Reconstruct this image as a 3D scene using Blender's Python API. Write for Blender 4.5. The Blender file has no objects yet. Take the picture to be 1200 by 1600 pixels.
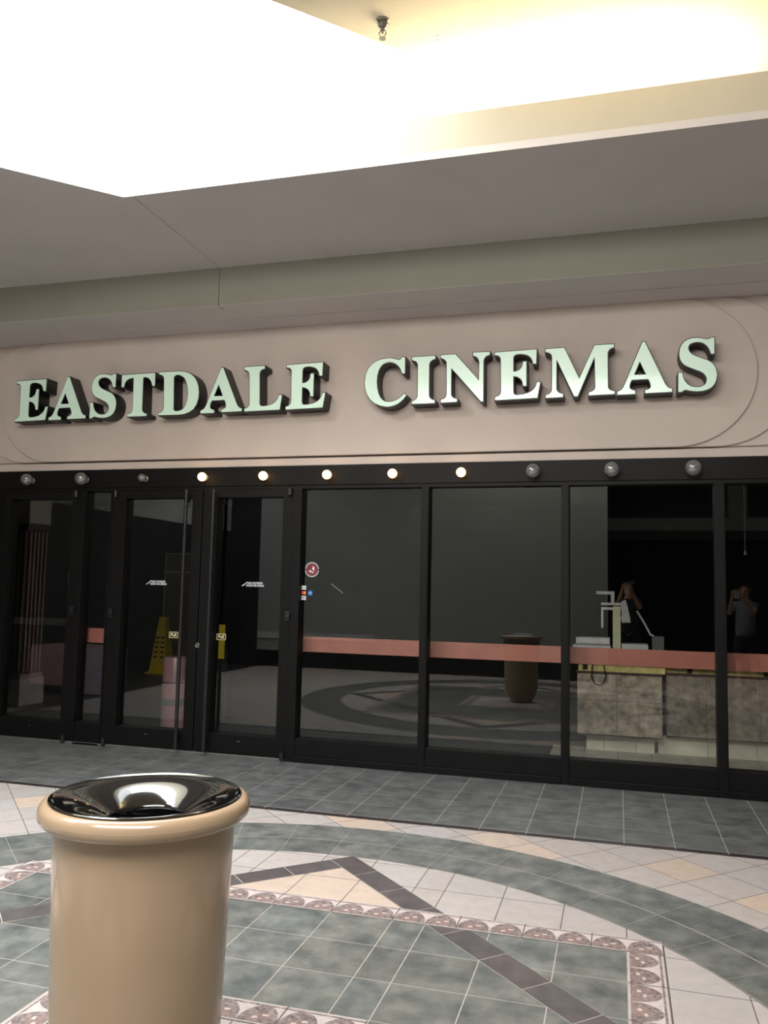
import bpy, bmesh, math, random
from mathutils import Vector, Matrix
random.seed(7)
PI = math.pi
C = bpy.context.scene.collection
scn = bpy.context.scene

# ---------------------------------------------------------------- camera
cam_data = bpy.data.cameras.new('camera')
cam = bpy.data.objects.new('camera', cam_data); C.objects.link(cam)
cam_data.sensor_fit = 'VERTICAL'; cam_data.sensor_height = 36.0
cam_data.lens = 1294.0 / 1600.0 * 36.0
cam_data.clip_start = 0.02
right = Vector((0.9623821, 0.27083729, 0.02163))
down = Vector((-0.00419887, 0.09442601, -0.99552303))
fwd = Vector((-0.2716672, 0.95798272, 0.09201112))
M = Matrix((( right.x, -down.x, -fwd.x, 0), (right.y, -down.y, -fwd.y, 0), (right.z, -down.z, -fwd.z, 0), (0, 0, 0, 1)))
cam.matrix_world = Matrix.Translation((0, 0, 1.5)) @ M
scn.camera = cam

# ---------------------------------------------------------------- light and exposure
scn.view_settings.view_transform = 'Standard'
scn.view_settings.look = 'None'
scn.view_settings.gamma = 1.0
scn.view_settings.use_curve_mapping = False
scn.view_settings.exposure = 0.12
world = bpy.data.worlds.new('sky'); scn.world = world; world.use_nodes = True
bg = world.node_tree.nodes['Background']
bg.inputs['Color'].default_value = (0.93, 0.97, 1.0, 1)
bg.inputs['Strength'].default_value = 6.0

def area(name, loc, sx, sy, power, col, rot=(0, 0, 0), spread=PI):
    l = bpy.data.lights.new(name, 'AREA'); l.shape = 'RECTANGLE'; l.size = sx; l.size_y = sy
    l.energy = power; l.color = col; l.spread = spread
    o = bpy.data.objects.new(name, l); C.objects.link(o); o.location = loc; o.rotation_euler = rot
    return o
def bulb_light(name, loc, power, col, r):
    l = bpy.data.lights.new(name, 'POINT'); l.energy = power; l.color = col; l.shadow_soft_size = r
    o = bpy.data.objects.new(name, l); C.objects.link(o); o.location = loc
    return o
area('skylight_daylight', (-3.95, 3.10, 5.55), 5.0, 1.45, 360, (0.93, 0.97, 1.0), (0, 0, PI / 4))
area('concourse_fill', (-1.2, -0.2, 4.45), 4.0, 1.6, 330, (1.0, 0.97, 0.94), (math.radians(36), 0, 0))  # unseen fill light added behind the camera, tilted towards the shop front
area('cove_lamp', (-0.35, 5.22, 4.33), 1.9, 0.10, 60, (1.0, 0.84, 0.55), (PI, 0, 0))
area('lobby_fill', (-6.6, 10.8, 2.9), 1.6, 1.6, 6, (1.0, 0.92, 0.8))  # weak fill added inside the dark lobby so the yellow cone shows

# ---------------------------------------------------------------- materials
def srgb(r, g, b):
    f = lambda c: (c / 255 / 12.92) if c / 255 <= 0.04045 else ((c / 255 + 0.055) / 1.055) ** 2.4
    return (f(r), f(g), f(b), 1)
MATS = {}
def mat(name, rgb, rough=0.6, metal=0.0, var=0.06, scale=8.0, bump=0.0, bscale=60, coat=0.0, spec=0.5, tone=False, detail=4, emit=None, es=1.0, tint=None):
    if name in MATS: return MATS[name]
    m = bpy.data.materials.new(name); m.use_nodes = True; MATS[name] = m
    nt = m.node_tree; N = nt.nodes; L = nt.links; b = N['Principled BSDF']
    tc = N.new('ShaderNodeTexCoord'); nz = N.new('ShaderNodeTexNoise')
    nz.inputs['Scale'].default_value = scale; nz.inputs['Detail'].default_value = detail; nz.inputs['Roughness'].default_value = 0.6
    L.new(tc.outputs['Object'], nz.inputs['Vector'])
    ra = N.new('ShaderNodeValToRGB'); ra.color_ramp.elements[0].position = 0.3; ra.color_ramp.elements[1].position = 0.7
    c = Vector(srgb(*rgb)[:3]); t = Vector(srgb(*tint)[:3]) if tint else None
    lo = c * (1 - var * 2.2); hi = c * (1 + var * 2.2)
    if t: lo = t
    ra.color_ramp.elements[0].color = (*[max(0, v) for v in lo], 1); ra.color_ramp.elements[1].color = (*[min(1, v) for v in hi], 1)
    L.new(nz.outputs['Fac'], ra.inputs['Fac'])
    src = ra.outputs['Color']
    if tone:                                   # per-tile tone stored on the mesh
        at = N.new('ShaderNodeAttribute'); at.attribute_name = 'tone'
        mx = N.new('ShaderNodeMix'); mx.data_type = 'RGBA'; mx.blend_type = 'MULTIPLY'; mx.inputs['Factor'].default_value = 1
        L.new(src, mx.inputs['A']); L.new(at.outputs['Color'], mx.inputs['B']); src = mx.outputs['Result']
    L.new(src, b.inputs['Base Color'])
    b.inputs['Roughness'].default_value = rough; b.inputs['Metallic'].default_value = metal
    b.inputs['Coat Weight'].default_value = coat; b.inputs['Specular IOR Level'].default_value = spec; b.inputs['Coat Roughness'].default_value = 0.06
    if bump:
        n2 = N.new('ShaderNodeTexNoise'); n2.inputs['Scale'].default_value = bscale; n2.inputs['Detail'].default_value = 3
        L.new(tc.outputs['Object'], n2.inputs['Vector'])
        bp = N.new('ShaderNodeBump'); bp.inputs['Strength'].default_value = bump; bp.inputs['Distance'].default_value = 0.004
        L.new(n2.outputs['Fac'], bp.inputs['Height']); L.new(bp.outputs['Normal'], b.inputs['Normal'])
    if emit:
        b.inputs['Emission Color'].default_value = srgb(*emit); b.inputs['Emission Strength'].default_value = es
    return m
def glass_mat(name, tint=(0.9, 0.92, 0.91), f0=0.045, rough=0.0):
    m = bpy.data.materials.new(name); m.use_nodes = True; MATS[name] = m
    nt = m.node_tree; N = nt.nodes; L = nt.links; N.remove(N['Principled BSDF']); out = N['Material Output']
    tr = N.new('ShaderNodeBsdfTransparent'); tr.inputs['Color'].default_value = (*tint, 1)
    gl = N.new('ShaderNodeBsdfGlossy'); gl.inputs['Roughness'].default_value = rough; gl.inputs['Color'].default_value = (1, 1, 1, 1)
    lw = N.new('ShaderNodeLayerWeight'); lw.inputs['Blend'].default_value = 0.5
    p = N.new('ShaderNodeMath'); p.operation = 'POWER'; p.inputs[1].default_value = 5; L.new(lw.outputs['Facing'], p.inputs[0])
    a = N.new('ShaderNodeMath'); a.operation = 'MULTIPLY_ADD'; a.inputs[1].default_value = 0.95 - f0; a.inputs[2].default_value = f0; L.new(p.outputs[0], a.inputs[0])
    mx = N.new('ShaderNodeMixShader'); L.new(a.outputs[0], mx.inputs[0]); L.new(tr.outputs[0], mx.inputs[1]); L.new(gl.outputs[0], mx.inputs[2])
    L.new(mx.outputs[0], out.inputs['Surface'])
    return m

# ---------------------------------------------------------------- mesh helpers
def obj(name, bm, mats, parent=None, smooth=False, label=None):
    me = bpy.data.meshes.new(name)
    bm.to_mesh(me); bm.free()
    for m in (mats if isinstance(mats, (list, tuple)) else [mats]): me.materials.append(m)
    if smooth:
        for p in me.polygons: p.use_smooth = True
        try: me.set_sharp_from_angle(angle=math.radians(38))
        except Exception: pass
    o = bpy.data.objects.new(name, me); C.objects.link(o)
    if parent is not None: o.parent = parent
    if label: o['label'] = label
    return o
def thing(name, label, cat, loc=(0, 0, 0), rotz=0, group=None):
    o = bpy.data.objects.new(name, None); C.objects.link(o); o.empty_display_size = 0.1
    o.location = loc; o.rotation_euler = (0, 0, rotz); o['label'] = label; o['category'] = cat
    if group: o['group'] = group
    return o
def tag(o, label, cat, group=None):
    o['label'] = label; o['category'] = cat
    if group: o['group'] = group
    return o
def struct(o): o['kind'] = 'structure'; return o
def quad(bm, pts, mi=0):
    f = bm.faces.new([bm.verts.new(p) for p in pts]); f.material_index = mi; return f
def box(bm, x0, x1, y0, y1, z0, z1, mi=0, bev=0.0, rot=None, about=None):
    r = bmesh.ops.create_cube(bm, size=1.0)
    vs = r['verts']
    for v in vs:
        v.co = Vector((x0 + (v.co.x + .5) * (x1 - x0), y0 + (v.co.y + .5) * (y1 - y0), z0 + (v.co.z + .5) * (z1 - z0)))
    fs = {f for v in vs for f in v.link_faces}
    for f in fs: f.material_index = mi
    if bev > 0:
        es = list({e for v in vs for e in v.link_edges})
        rb = bmesh.ops.bevel(bm, geom=es, offset=bev, segments=2, affect='EDGES', profile=0.6)
        vs = list({v for f in rb['faces'] for v in f.verts} | {v for v in vs if v.is_valid})
        for f in rb['faces']: f.material_index = mi
    if rot is not None:
        bmesh.ops.rotate(bm, cent=about or ((x0 + x1) / 2, (y0 + y1) / 2, (z0 + z1) / 2), matrix=rot, verts=[v for v in vs if v.is_valid])
    return vs
def lathe(bm, prof, seg=48, cx=0, cy=0, mi=0, axis='Z', close=False):
    rings = []
    for r, z in prof:
        if r < 1e-6:
            rings.append([bm.verts.new((cx, cy, z))])
        else:
            rings.append([bm.verts.new((cx + r * math.cos(2 * PI * k / seg), cy + r * math.sin(2 * PI * k / seg), z)) for k in range(seg)])
    fs = []
    for a, b in zip(rings, rings[1:]):
        for k in range(seg):
            k2 = (k + 1) % seg
            if len(a) == 1 and len(b) == 1: continue
            if len(a) == 1: q = [a[0], b[k2], b[k]]
            elif len(b) == 1: q = [a[k], a[k2], b[0]]
            else: q = [a[k], a[k2], b[k2], b[k]]
            f = bm.faces.new(q); f.material_index = mi; fs.append(f)
    vs = [v for r in rings for v in r]
    if axis == 'Y':      # profile height runs along -Y
        for v in vs:
            x, y, z = v.co - Vector((cx, cy, 0)); v.co = Vector((x, -z, y))
    return vs
def tube(bm, pts, r, seg=12, mi=0, caps=True):
    pts = [Vector(p) for p in pts]; rings = []
    rr = r if isinstance(r, (list, tuple)) else [r] * len(pts)
    u = None
    for i, p in enumerate(pts):
        t = (pts[min(i + 1, len(pts) - 1)] - pts[max(i - 1, 0)]).normalized()
        if u is None: u = t.orthogonal().normalized()
        u = (u - t * u.dot(t)).normalized(); w = t.cross(u)
        rings.append([bm.verts.new(p + (u * math.cos(2 * PI * k / seg) + w * math.sin(2 * PI * k / seg)) * rr[i]) for k in range(seg)])
    for a, b in zip(rings, rings[1:]):
        for k in range(seg):
            f = bm.faces.new([a[k], a[(k + 1) % seg], b[(k + 1) % seg], b[k]]); f.material_index = mi
    if caps:
        bm.faces.new(rings[0][::-1]).material_index = mi; bm.faces.new(rings[-1]).material_index = mi
def new(): return bmesh.new()
def shift(bm, vs, d):
    for v in vs: v.co += Vector(d)
def curve_mesh(name, contours, extrude, offset=0.0, bevel=0.0):
    cu = bpy.data.curves.new(name, 'CURVE'); cu.dimensions = '2D'; cu.fill_mode = 'BOTH'
    cu.extrude = extrude; cu.offset = offset; cu.bevel_depth = bevel; cu.bevel_resolution = 1
    for c in contours:
        s = cu.splines.new('POLY'); s.points.add(len(c) - 1)
        for i, p in enumerate(c): s.points[i].co = (p[0], p[1], 0, 1)
        s.use_cyclic_u = True
    return bake(cu, name)
def bake(data, name):
    o = bpy.data.objects.new('tmp', data); C.objects.link(o)
    dg = bpy.context.evaluated_depsgraph_get(); dg.update()
    me = bpy.data.meshes.new_from_object(o.evaluated_get(dg)); me.name = name
    bpy.data.objects.remove(o); return me
def text_mesh(s, size, extrude=0.0004, align='CENTER', bold=0.0):
    cu = bpy.data.curves.new('lettering', 'FONT'); cu.body = s; cu.size = size; cu.extrude = extrude; cu.align_x = align; cu.align_y = 'CENTER'; cu.offset = bold
    return bake(cu, 'lettering')
def place_flat(name, me, x, y, z, m, parent=None, sx=1.0, label=None, rz=0.0):
    """a flat mesh drawn in XY stood up against a wall facing -Y"""
    me.materials.clear(); me.materials.append(m)
    o = bpy.data.objects.new(name, me); C.objects.link(o)
    o.rotation_euler = (PI / 2, 0, 0); o.location = (x, y, z); o.scale = (sx, 1, 1)
    if rz: o.rotation_euler = (PI / 2, -rz, 0)
    if parent is not None: o.parent = parent
    if label: o['label'] = label
    return o

# materials used in the place
M_black = mat('black_anodised_metal', (14, 13, 13), 0.5, 0.0, 0.1, 5, 0.05, 90, spec=0.18)
M_black2 = mat('black_header_metal', (15, 13, 12), 0.5, 0.0, 0.12, 3, 0.05, 90, spec=0.18)
M_fascia = mat('fascia_plaster', (194, 180, 170), 0.75, 0, 0.03, 1.3, 0.08, 120)
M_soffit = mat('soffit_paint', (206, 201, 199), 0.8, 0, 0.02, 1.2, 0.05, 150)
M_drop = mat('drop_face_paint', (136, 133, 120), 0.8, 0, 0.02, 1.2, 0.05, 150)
M_upper = mat('upper_ceiling_paint', (226, 214, 190), 0.85, 0, 0.02, 1.0)
M_well = mat('skylight_well_paint', (192, 185, 166), 0.85, 0, 0.02, 1.0)
M_glass = glass_mat('storefront_glass')
M_white_tile = mat('pinkish_white_tile', (172, 164, 160), 0.5, 0, 0.04, 14, 0.05, 120, tone=True, detail=12)
M_peach_tile = mat('peach_tile', (186, 168, 154), 0.5, 0, 0.04, 14, 0.05, 120, tone=True, detail=12)
M_dark_tile = mat('grey_green_slate_tile', (110, 111, 106), 0.45, 0, 0.12, 7, 0.10, 40, tone=True, detail=14, tint=(71, 75, 75))
M_strip_tile = mat('dimmed_slate_tile', (96, 97, 96), 0.45, 0, 0.12, 7, 0.10, 40, tone=True, detail=14, tint=(68, 71, 71))  # darker copy of the slate; the strip's weaker light is in this colour
M_band_tile = mat('charcoal_band_tile', (86, 80, 80), 0.45, 0, 0.10, 12, 0.08, 60, tone=True, detail=12)
M_trim_tile = mat('black_trim_tile', (48, 44, 44), 0.4, 0, 0.1, 8)
M_grout_l = mat('light_grout', (172, 164, 156), 0.9, 0, 0.05, 20)
M_grout_d = mat('dark_grout', (86, 78, 74), 0.9, 0, 0.08, 20)
M_mos_bg = mat('mosaic_pale', (186, 174, 170), 0.6, 0, 0.05, 40)
M_mos_mauve = mat('mosaic_mauve', (126, 112, 110), 0.6, 0, 0.3, 60)
M_mos_rust = mat('mosaic_rust', (132, 112, 106), 0.6, 0, 0.15, 60)

# ---------------------------------------------------------------- floor of the concourse
CX, CY = -1.43, 2.32
T = 0.2935
def clip(poly, a, b, c):                       # keep a*x+b*y<=c
    out = []
    for i in range(len(poly)):
        p, q = poly[i], poly[(i + 1) % len(poly)]
        dp, dq = a * p[0] + b * p[1] - c, a * q[0] + b * q[1] - c
        if dp <= 0: out.append(p)
        if (dp < 0 < dq) or (dq < 0 < dp):
            t = dp / (dp - dq); out.append((p[0] + (q[0] - p[0]) * t, p[1] + (q[1] - p[1]) * t))
    return out
def area2(p): return abs(sum(p[i][0] * p[(i + 1) % len(p)][1] - p[(i + 1) % len(p)][0] * p[i][1] for i in range(len(p)))) / 2
def clip_disc(poly, r, n=96):
    if all(math.hypot(x - CX, y - CY) < r * math.cos(PI / n) for x, y in poly): return poly
    for k in range(n):
        a = 2 * PI * (k + .5) / n; ca, sa = math.cos(a), math.sin(a)
        poly = clip(poly, ca, sa, r * math.cos(PI / n) + ca * CX + sa * CY)
        if len(poly) < 3: return []
    return poly
fl = new(); col = fl.loops.layers.float_color.new('tone')
def tile(poly, z, mi, spread=0.10, warm=0.0):
    if len(poly) < 3 or area2(poly) < 2e-4: return
    f = fl.faces.new([fl.verts.new((x, y, z)) for x, y in poly]); f.material_index = mi
    f.normal_update()
    if f.normal.z < 0: f.normal_flip()
    s = 1 + random.uniform(-spread, spread); w = random.uniform(-1, 1) * warm
    for l in f.loops: l[col] = (s * (1 + w), s, s * (1 - w), 1)
def rect(x0, x1, y0, y1): return [(x0, y0), (x1, y0), (x1, y1), (x0, y1)]
FM = [M_grout_l, M_grout_d, M_white_tile, M_peach_tile, M_dark_tile, M_strip_tile, M_band_tile, M_trim_tile, M_mos_bg, M_mos_mauve, M_mos_rust]
XL, XR, YB, YF = -7.25, 4.6, -9.0, 6.86
g = 0.0022
tile(rect(XL, XR, YB, 5.36), 0.0, 1, 0); tile(rect(XL, XR, 5.36, YF), 0.0, 0, 0)
# diamond tiles of the surround
s2 = T * math.sqrt(2)
for i in range(-60, 60):
    for j in range(-60, 60):
        cx = 0.12 + (i + j) * s2 / 2; cy = 4.98 + (i - j) * s2 / 2
        if not (XL - .3 < cx < XR + .3 and -9.2 < cy < 6.0) or math.hypot(cx - CX, cy - CY) < 2.4: continue
        cy2 = cy - s2 / 2
        h = s2 / 2 - g * 1.4
        p = [(cx, cy2 - h), (cx + h, cy2), (cx, cy2 + h), (cx - h, cy2)]
        p = clip(p, 0, 1, 5.322)
        if p: p = clip(p, -1, 0, -XL)
        if p: p = clip(p, 1, 0, XR)
        if p: p = clip(p, 0, -1, -YB)
        if p:
            near = any(math.hypot(cx - u, cy2 - v) < .17 for u, v in ((.33, 4.96), (-.08, 4.77), (-.70, 5.18), (-.50, 5.0), (.74, 4.56), (-3.91, 4.98), (-1.63, 5.3)))
            tile(p, 0.0006, 3 if near or (cy2 < 3.5 and random.random() < .2) else 2, .05, .02)
tile(rect(XL, -6.55, -.95, 5.30), 0.0012, 7, 0)
# black trim line and the slate strip along the shop front
for k in range(-23, 17):
    x0 = 0.028 + k * T
    if x0 < XL - T or x0 > XR: continue
    a, b = max(x0 + g, XL), min(x0 + T - g, XR)
    if b <= a: continue
    tile(rect(a, b, 5.325, 5.392), 0.0006, 7, .08)
    for r in range(5):
        y0 = 5.397 + r * T; y1 = min(y0 + T, YF)
        tile(rect(a, b, y0 + g, y1 - g), 0.0006, 5, .09)
# round medallion: two courses of slate
def disc(r, z, mi, n=128): tile([(CX + r * math.cos(2 * PI * k / n), CY + r * math.sin(2 * PI * k / n)) for k in range(n)], z, mi, 0)
disc(2.80, 0.0012, 0)
for r0, r1, n, o in ((2.515, 2.797, 50, 0), (2.262, 2.509, 50, 0)):
    for k in range(n):
        a0 = 2 * PI * (k + o) / n + g / r1 * .6; a1 = 2 * PI * (k + 1 + o) / n - g / r1 * .6
        m = 5
        P = [(CX + r1 * math.cos(a0 + (a1 - a0) * t / m), CY + r1 * math.sin(a0 + (a1 - a0) * t / m)) for t in range(m + 1)]
        P += [(CX + r0 * math.cos(a1 - (a1 - a0) * t / m), CY + r0 * math.sin(a1 - (a1 - a0) * t / m)) for t in range(m + 1)]
        tile(P, 0.0018, 4, .10, .015)
disc(2.258, 0.0024, 1)
xs = [-.145, .145, .44, .59, .88, 1.175, 1.46]; lines = sorted(set([-x for x in xs] + xs))
outer = [-2.5, -2.2, -1.9, -1.61] + lines + [1.61, 1.9, 2.2, 2.5]
for a, b in zip(outer, outer[1:]):
    for c, d in zip(outer, outer[1:]):
        if abs(a + b) / 2 < 1.46 and abs(c + d) / 2 < 1.46: continue
        if (abs(abs(a + b) / 2 - 1.535) < .05 and abs(c + d) / 2 < 1.6) or (abs(abs(c + d) / 2 - 1.535) < .05 and abs(a + b) / 2 < 1.6): continue
        q = rect(CX + a + g, CX + b - g, CY + c + g, CY + d - g)
        tile(clip_disc(q, 2.252), 0.003, 2, .05, .015)
# peach points inside the star
for sx, sy in ((0, 1), (1, 0), (0, -1), (-1, 0)):
    for a, b in zip(outer, outer[1:]):
        for c, d in zip([1.61, 1.9, 2.2], [1.9, 2.2, 2.5]):
            q = [(a + g, c + g), (b - g, c + g), (b - g, d - g), (a + g, d - g)]
            q = clip(clip(q, 1, 1, 2.055), -1, 1, 2.055)
            if len(q) < 3: continue
            if sy: q = [(CX + x * sy, CY + y * sy) for x, y in q]
            else: q = [(CX + y * sx, CY - x * sx) for x, y in q]
            tile(q, 0.0036, 3, .05)
# dark square field
tile(rect(CX - 1.46, CX + 1.46, CY - 1.46, CY + 1.46), 0.0036, 0, 0)
for a, b in zip(lines, lines[1:]):
    for c, d in zip(lines, lines[1:]):
        if abs(a + b) / 2 < .44 and abs(c + d) / 2 < .44: continue
        tile(rect(CX + a + g, CX + b - g, CY + c + g, CY + d - g), 0.0042, 4, .12, .02)
# star bands
ca = math.cos(PI / 4)
for k in range(4):
    ang = PI / 4 + k * PI / 2
    ux, uy = math.cos(ang), math.sin(ang); vx, vy = -uy, ux
    r0, r1 = 2.055 * ca, 2.262 * ca
    def P(r, s): return (CX + ux * r + vx * s, CY + uy * r + vy * s)
    L_ = 2.262 * ca
    tile([P(r0, -r0), P(r1, -r0), P(r1, r1), P(r0, r1)], 0.0048, 0, 0)
    n = 11; 
    for t in range(n):
        a = -r0 + (r1 + r0) * t / n + g; b = -r0 + (r1 + r0) * (t + 1) / n - g
        tile([P(r0 + g, a), P(r1 - g, a), P(r1 - g, b), P(r0 + g, b)], 0.0054, 6, .12, .02)
# mosaic borders
def mosaic(ox, oy, dx, dy, length, w, flip=1):
    nx, ny = -dy * flip, dx * flip
    def Q(s, t): return (ox + dx * s + nx * (w - t), oy + dy * s + ny * (w - t))
    tile([Q(0, 0), Q(length, 0), Q(length, w), Q(0, w)], 0.0060, 0, 0)
    n = max(1, round(length / (T / 2))); m = length / n
    tile([Q(0, .006), Q(length, .006), Q(length, w - .006), Q(0, w - .006)], 0.0064, 8, 0)
    tile([Q(0, w - .020), Q(length, w - .020), Q(length, w - .010), Q(0, w - .010)], 0.0066, 9, 0)
    tile([Q(0, .008), Q(length, .008), Q(length, .016), Q(0, .016)], 0.0066, 9, 0)
    for i in range(n):
        c0 = (i + .5) * m
        arc = [Q(c0 + .0715 * math.cos(a), .016 + .108 * math.sin(a)) for a in [PI * t / 12 for t in range(13)]]
        tile(arc, 0.0068, 9, .08)
        arc = [Q(c0 + .045 * math.cos(a), .018 + .060 * math.sin(a)) for a in [PI * t / 10 for t in range(11)]]
        tile(arc, 0.0070, 10, .15)
        for (s, t, w1, h1, mi) in ((-.022, .030, .020, .018, 8), (.010, .052, .022, .016, 8), (.020, .026, .016, .014, 9), (-.05, .058, .012, .012, 8), (.0, .085, .018, .010, 8)):
            tile([Q(c0 + s, t), Q(c0 + s + w1, t + .004), Q(c0 + s + w1 - .004, t + h1), Q(c0 + s - .003, t + h1 - .003)], 0.0072, mi, .1)
        if i % 2 == 0: tile([Q(i * m - .0022, 0), Q(i * m + .0022, 0), Q(i * m + .0022, w), Q(i * m - .0022, w)], 0.0074, 1, 0)
for R0, R1 in ((1.46, 1.605), (.445, .585)):
    w = R1 - R0
    mosaic(CX - R1, CY + R1, 1, 0, 2 * R1, w, -1)
    mosaic(CX + R1, CY - R1, -1, 0, 2 * R1, w, -1)
    mosaic(CX + R1, CY + R0, 0, -1, 2 * R0, w, -1)
    mosaic(CX - R1, CY - R0, 0, 1, 2 * R0, w, -1)
tile(rect(CX - .44, CX + .44, CY - .44, CY + .44), 0.0056, 1, 0)
for a, b in ((-.44, -.145), (-.145, .145), (.145, .44)):
    for c, d in ((-.44, -.145), (-.145, .145), (.145, .44)):
        tile(rect(CX + a + g, CX + b - g, CY + c + g, CY + d - g), 0.0060, 2, .05)
struct(obj('floor', fl, FM))
# slab under the tiles
b = new(); box(b, XL, XR, YB, 6.90, -0.12, -0.002); struct(obj('floor_slab', b, M_grout_d))

# ---------------------------------------------------------------- ceiling: soffit, step, well
def prism(bm, poly, z0, z1, mi=0):
    lo = [bm.verts.new((x, y, z0)) for x, y in poly]; hi = [bm.verts.new((x, y, z1)) for x, y in poly]
    n = len(poly)
    for k in range(n): bm.faces.new([lo[k], lo[(k + 1) % n], hi[(k + 1) % n], hi[k]]).material_index = mi
    bm.faces.new(lo[::-1]).material_index = mi; bm.faces.new(hi).material_index = mi
seamx = -3.25
Z1, ZU, ZT = 4.187, 4.80, 5.62
b = new()
# lower soffit: one slab on each side of the mitre seam, then the flat parts round the raised ceiling
prism(b, [(seamx + .003, 4.85), (2.36, 4.85), (2.36, 6.177), (seamx + .003, 6.177)], Z1, Z1 + .05)
prism(b, [(seamx - .003, 4.85), (seamx - .003, 6.177), (XL, 6.177), (XL, .92), (-3.32, 4.85)], Z1, Z1 + .05)
prism(b, [(2.36, YB), (XR, YB), (XR, 6.177), (2.36, 6.177)], Z1, Z1 + .05)
prism(b, [(XL, YB), (2.36, YB), (2.36, -.95), (XL, -.95)], Z1, Z1 + .05)
# vertical drop and lower soffit in front of the sign wall
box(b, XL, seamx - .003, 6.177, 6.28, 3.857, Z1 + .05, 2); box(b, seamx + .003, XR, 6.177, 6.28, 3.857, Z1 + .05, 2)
box(b, XL, XR, 6.28, 6.96, 3.8555, 3.95); box(b, XL, seamx - .003, 6.1775, 6.28, 3.8555, 3.8568); box(b, seamx + .003, XR, 6.1775, 6.28, 3.8555, 3.8568); box(b, XL, XR, 6.55, 6.84, 3.844, 3.8575, bev=.004)
def wall_strip(bm, p, q, out, z0, z1, mi=1):
    d = Vector((q[0] - p[0], q[1] - p[1])).normalized(); n = Vector((d.y, -d.x)) * .05 * out
    prism(bm, [p, q, (q[0] + n.x, q[1] + n.y), (p[0] + n.x, p[1] + n.y)], z0, z1, mi)
# lip of the lamp cove, cove back wall and skylight shaft
prism(b, [(-3.37, 4.852), (2.36, 4.852), (2.36, 4.89), (-3.37, 4.89)], Z1 + .0505, 4.471, 1)
wall_strip(b, (-3.4, 5.6), (2.36, 5.6), -1, Z1 + .05, ZT)
wall_strip(b, (XL, .92), (-2.57, 5.6), -1, Z1 + .05, ZT)
wall_strip(b, (-6.97, -1.05), (-.32, 5.6), 1, ZU + .0405, ZT)
wall_strip(b, (2.36, -.95), (2.36, 5.6), 1, Z1 + .05, ZU)
struct(obj('ceiling', b, [M_soffit, M_well, M_drop]))
# raised ceiling beside the skylight
b = new()
prism(b, [(-6.97, -1.05), (-.32, 5.6), (2.36, 5.6), (2.36, -1.05)], ZU, ZU + .04)
struct(obj('ceiling_upper', b, M_upper))
# ---------------------------------------------------------------- walls of the concourse
M_wall_grey = mat('grey_wall_paint', (150, 152, 148), 0.7, 0, 0.03, 1.5)
M_wall_dark = mat('dark_shopfront', (34, 33, 34), 0.6, 0, 0.1, 2)
M_tilebase = mat('black_wall_tile', (24, 24, 25), 0.35, 0, 0.15, 6)
M_rail = mat('pale_chair_rail', (190, 192, 188), 0.6, 0, 0.03, 3)
b = new()
box(b, -6.62, -.17, -1.10, -0.95, 0.0, Z1); box(b, XL - .1, 2.41, -1.10, -0.95, Z1, ZT)
struct(obj('wall_back', b, M_wall_grey))
b = new()
for k in range(22):
    x0 = -6.61 + k * .293; x1 = min(x0 + .289, -.175)
    if x1 > x0 + .02: box(b, x0, x1, -.955, -.935, 0.004, .30, bev=.002)
struct(obj('baseboard_back', b, M_tilebase))
b = new(); box(b, -6.61, -4.3, -.955, -.93, .52, .64, bev=.006); struct(obj('trim_1', b, M_rail))
b = new(); box(b, XL - .1, XL, -.95, 6.9, 0, 2.55); box(b, XL - .1, -6.62, -1.05, -.95, 0, Z1); struct(obj('wall_left', b, M_wall_dark))
b = new(); box(b, XL - .1, XL, -.95, 6.9, 2.55, ZT); box(b, XR, XR + .1, YB, 6.9, 0, Z1); box(b, XL - .1, XR + .1, YB - .1, YB, 0, Z1)
struct(obj('wall_right', b, M_wall_grey))
b = new(); box(b, -.17, XR, -8.6, -8.5, 0, 3.2); box(b, -.30, -.17, -9, -1.1, 0, Z1); struct(obj('wall_corridor', b, M_wall_dark))
b = new(); box(b, -.17, XR, -2.4, -2.2, 2.5, Z1); struct(obj('wall_bulkhead', b, M_wall_dark))
# fluted column by the left wall
M_flute = mat('pink_flute_panel', (196, 170, 160), 0.6, 0, 0.04, 4)
M_flute_d = mat('maroon_flute_groove', (92, 62, 58), 0.6, 0, 0.05, 4)
M_colbase = mat('white_column_block', (214, 208, 198), 0.7, 0, 0.05, 3)
colm = thing('fluted_column', 'square pink fluted column with white plinth against the left wall', 'column', (-6.84, 5.05, 0))
colm.location = (-7.07, 5.03, 0)
b = new(); box(b, -.17, .2, -.22, .22, 0, .32, bev=.01); obj('plinth', b, M_colbase, colm)
b = new(); box(b, -.17, .16, -.18, .18, .36, 2.15, 0)
for k in range(5):
    t = -.14 + k * .07; box(b, t - .011, t + .011, .178, .20, .40, 2.1, 1); box(b, .158, .18, t - .011, t + .011, .40, 2.1, 1)
box(b, -.17, .18, -.2, .2, .32, .38, 1); box(b, -.17, .18, -.2, .2, 2.12, 2.2, 0); obj('shaft', b, [M_flute_d, M_flute], colm)
b = new(); box(b, -.17, .18, -.2, .2, 2.2, 2.62, bev=.01); obj('capital_block', b, M_colbase, colm)

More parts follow.
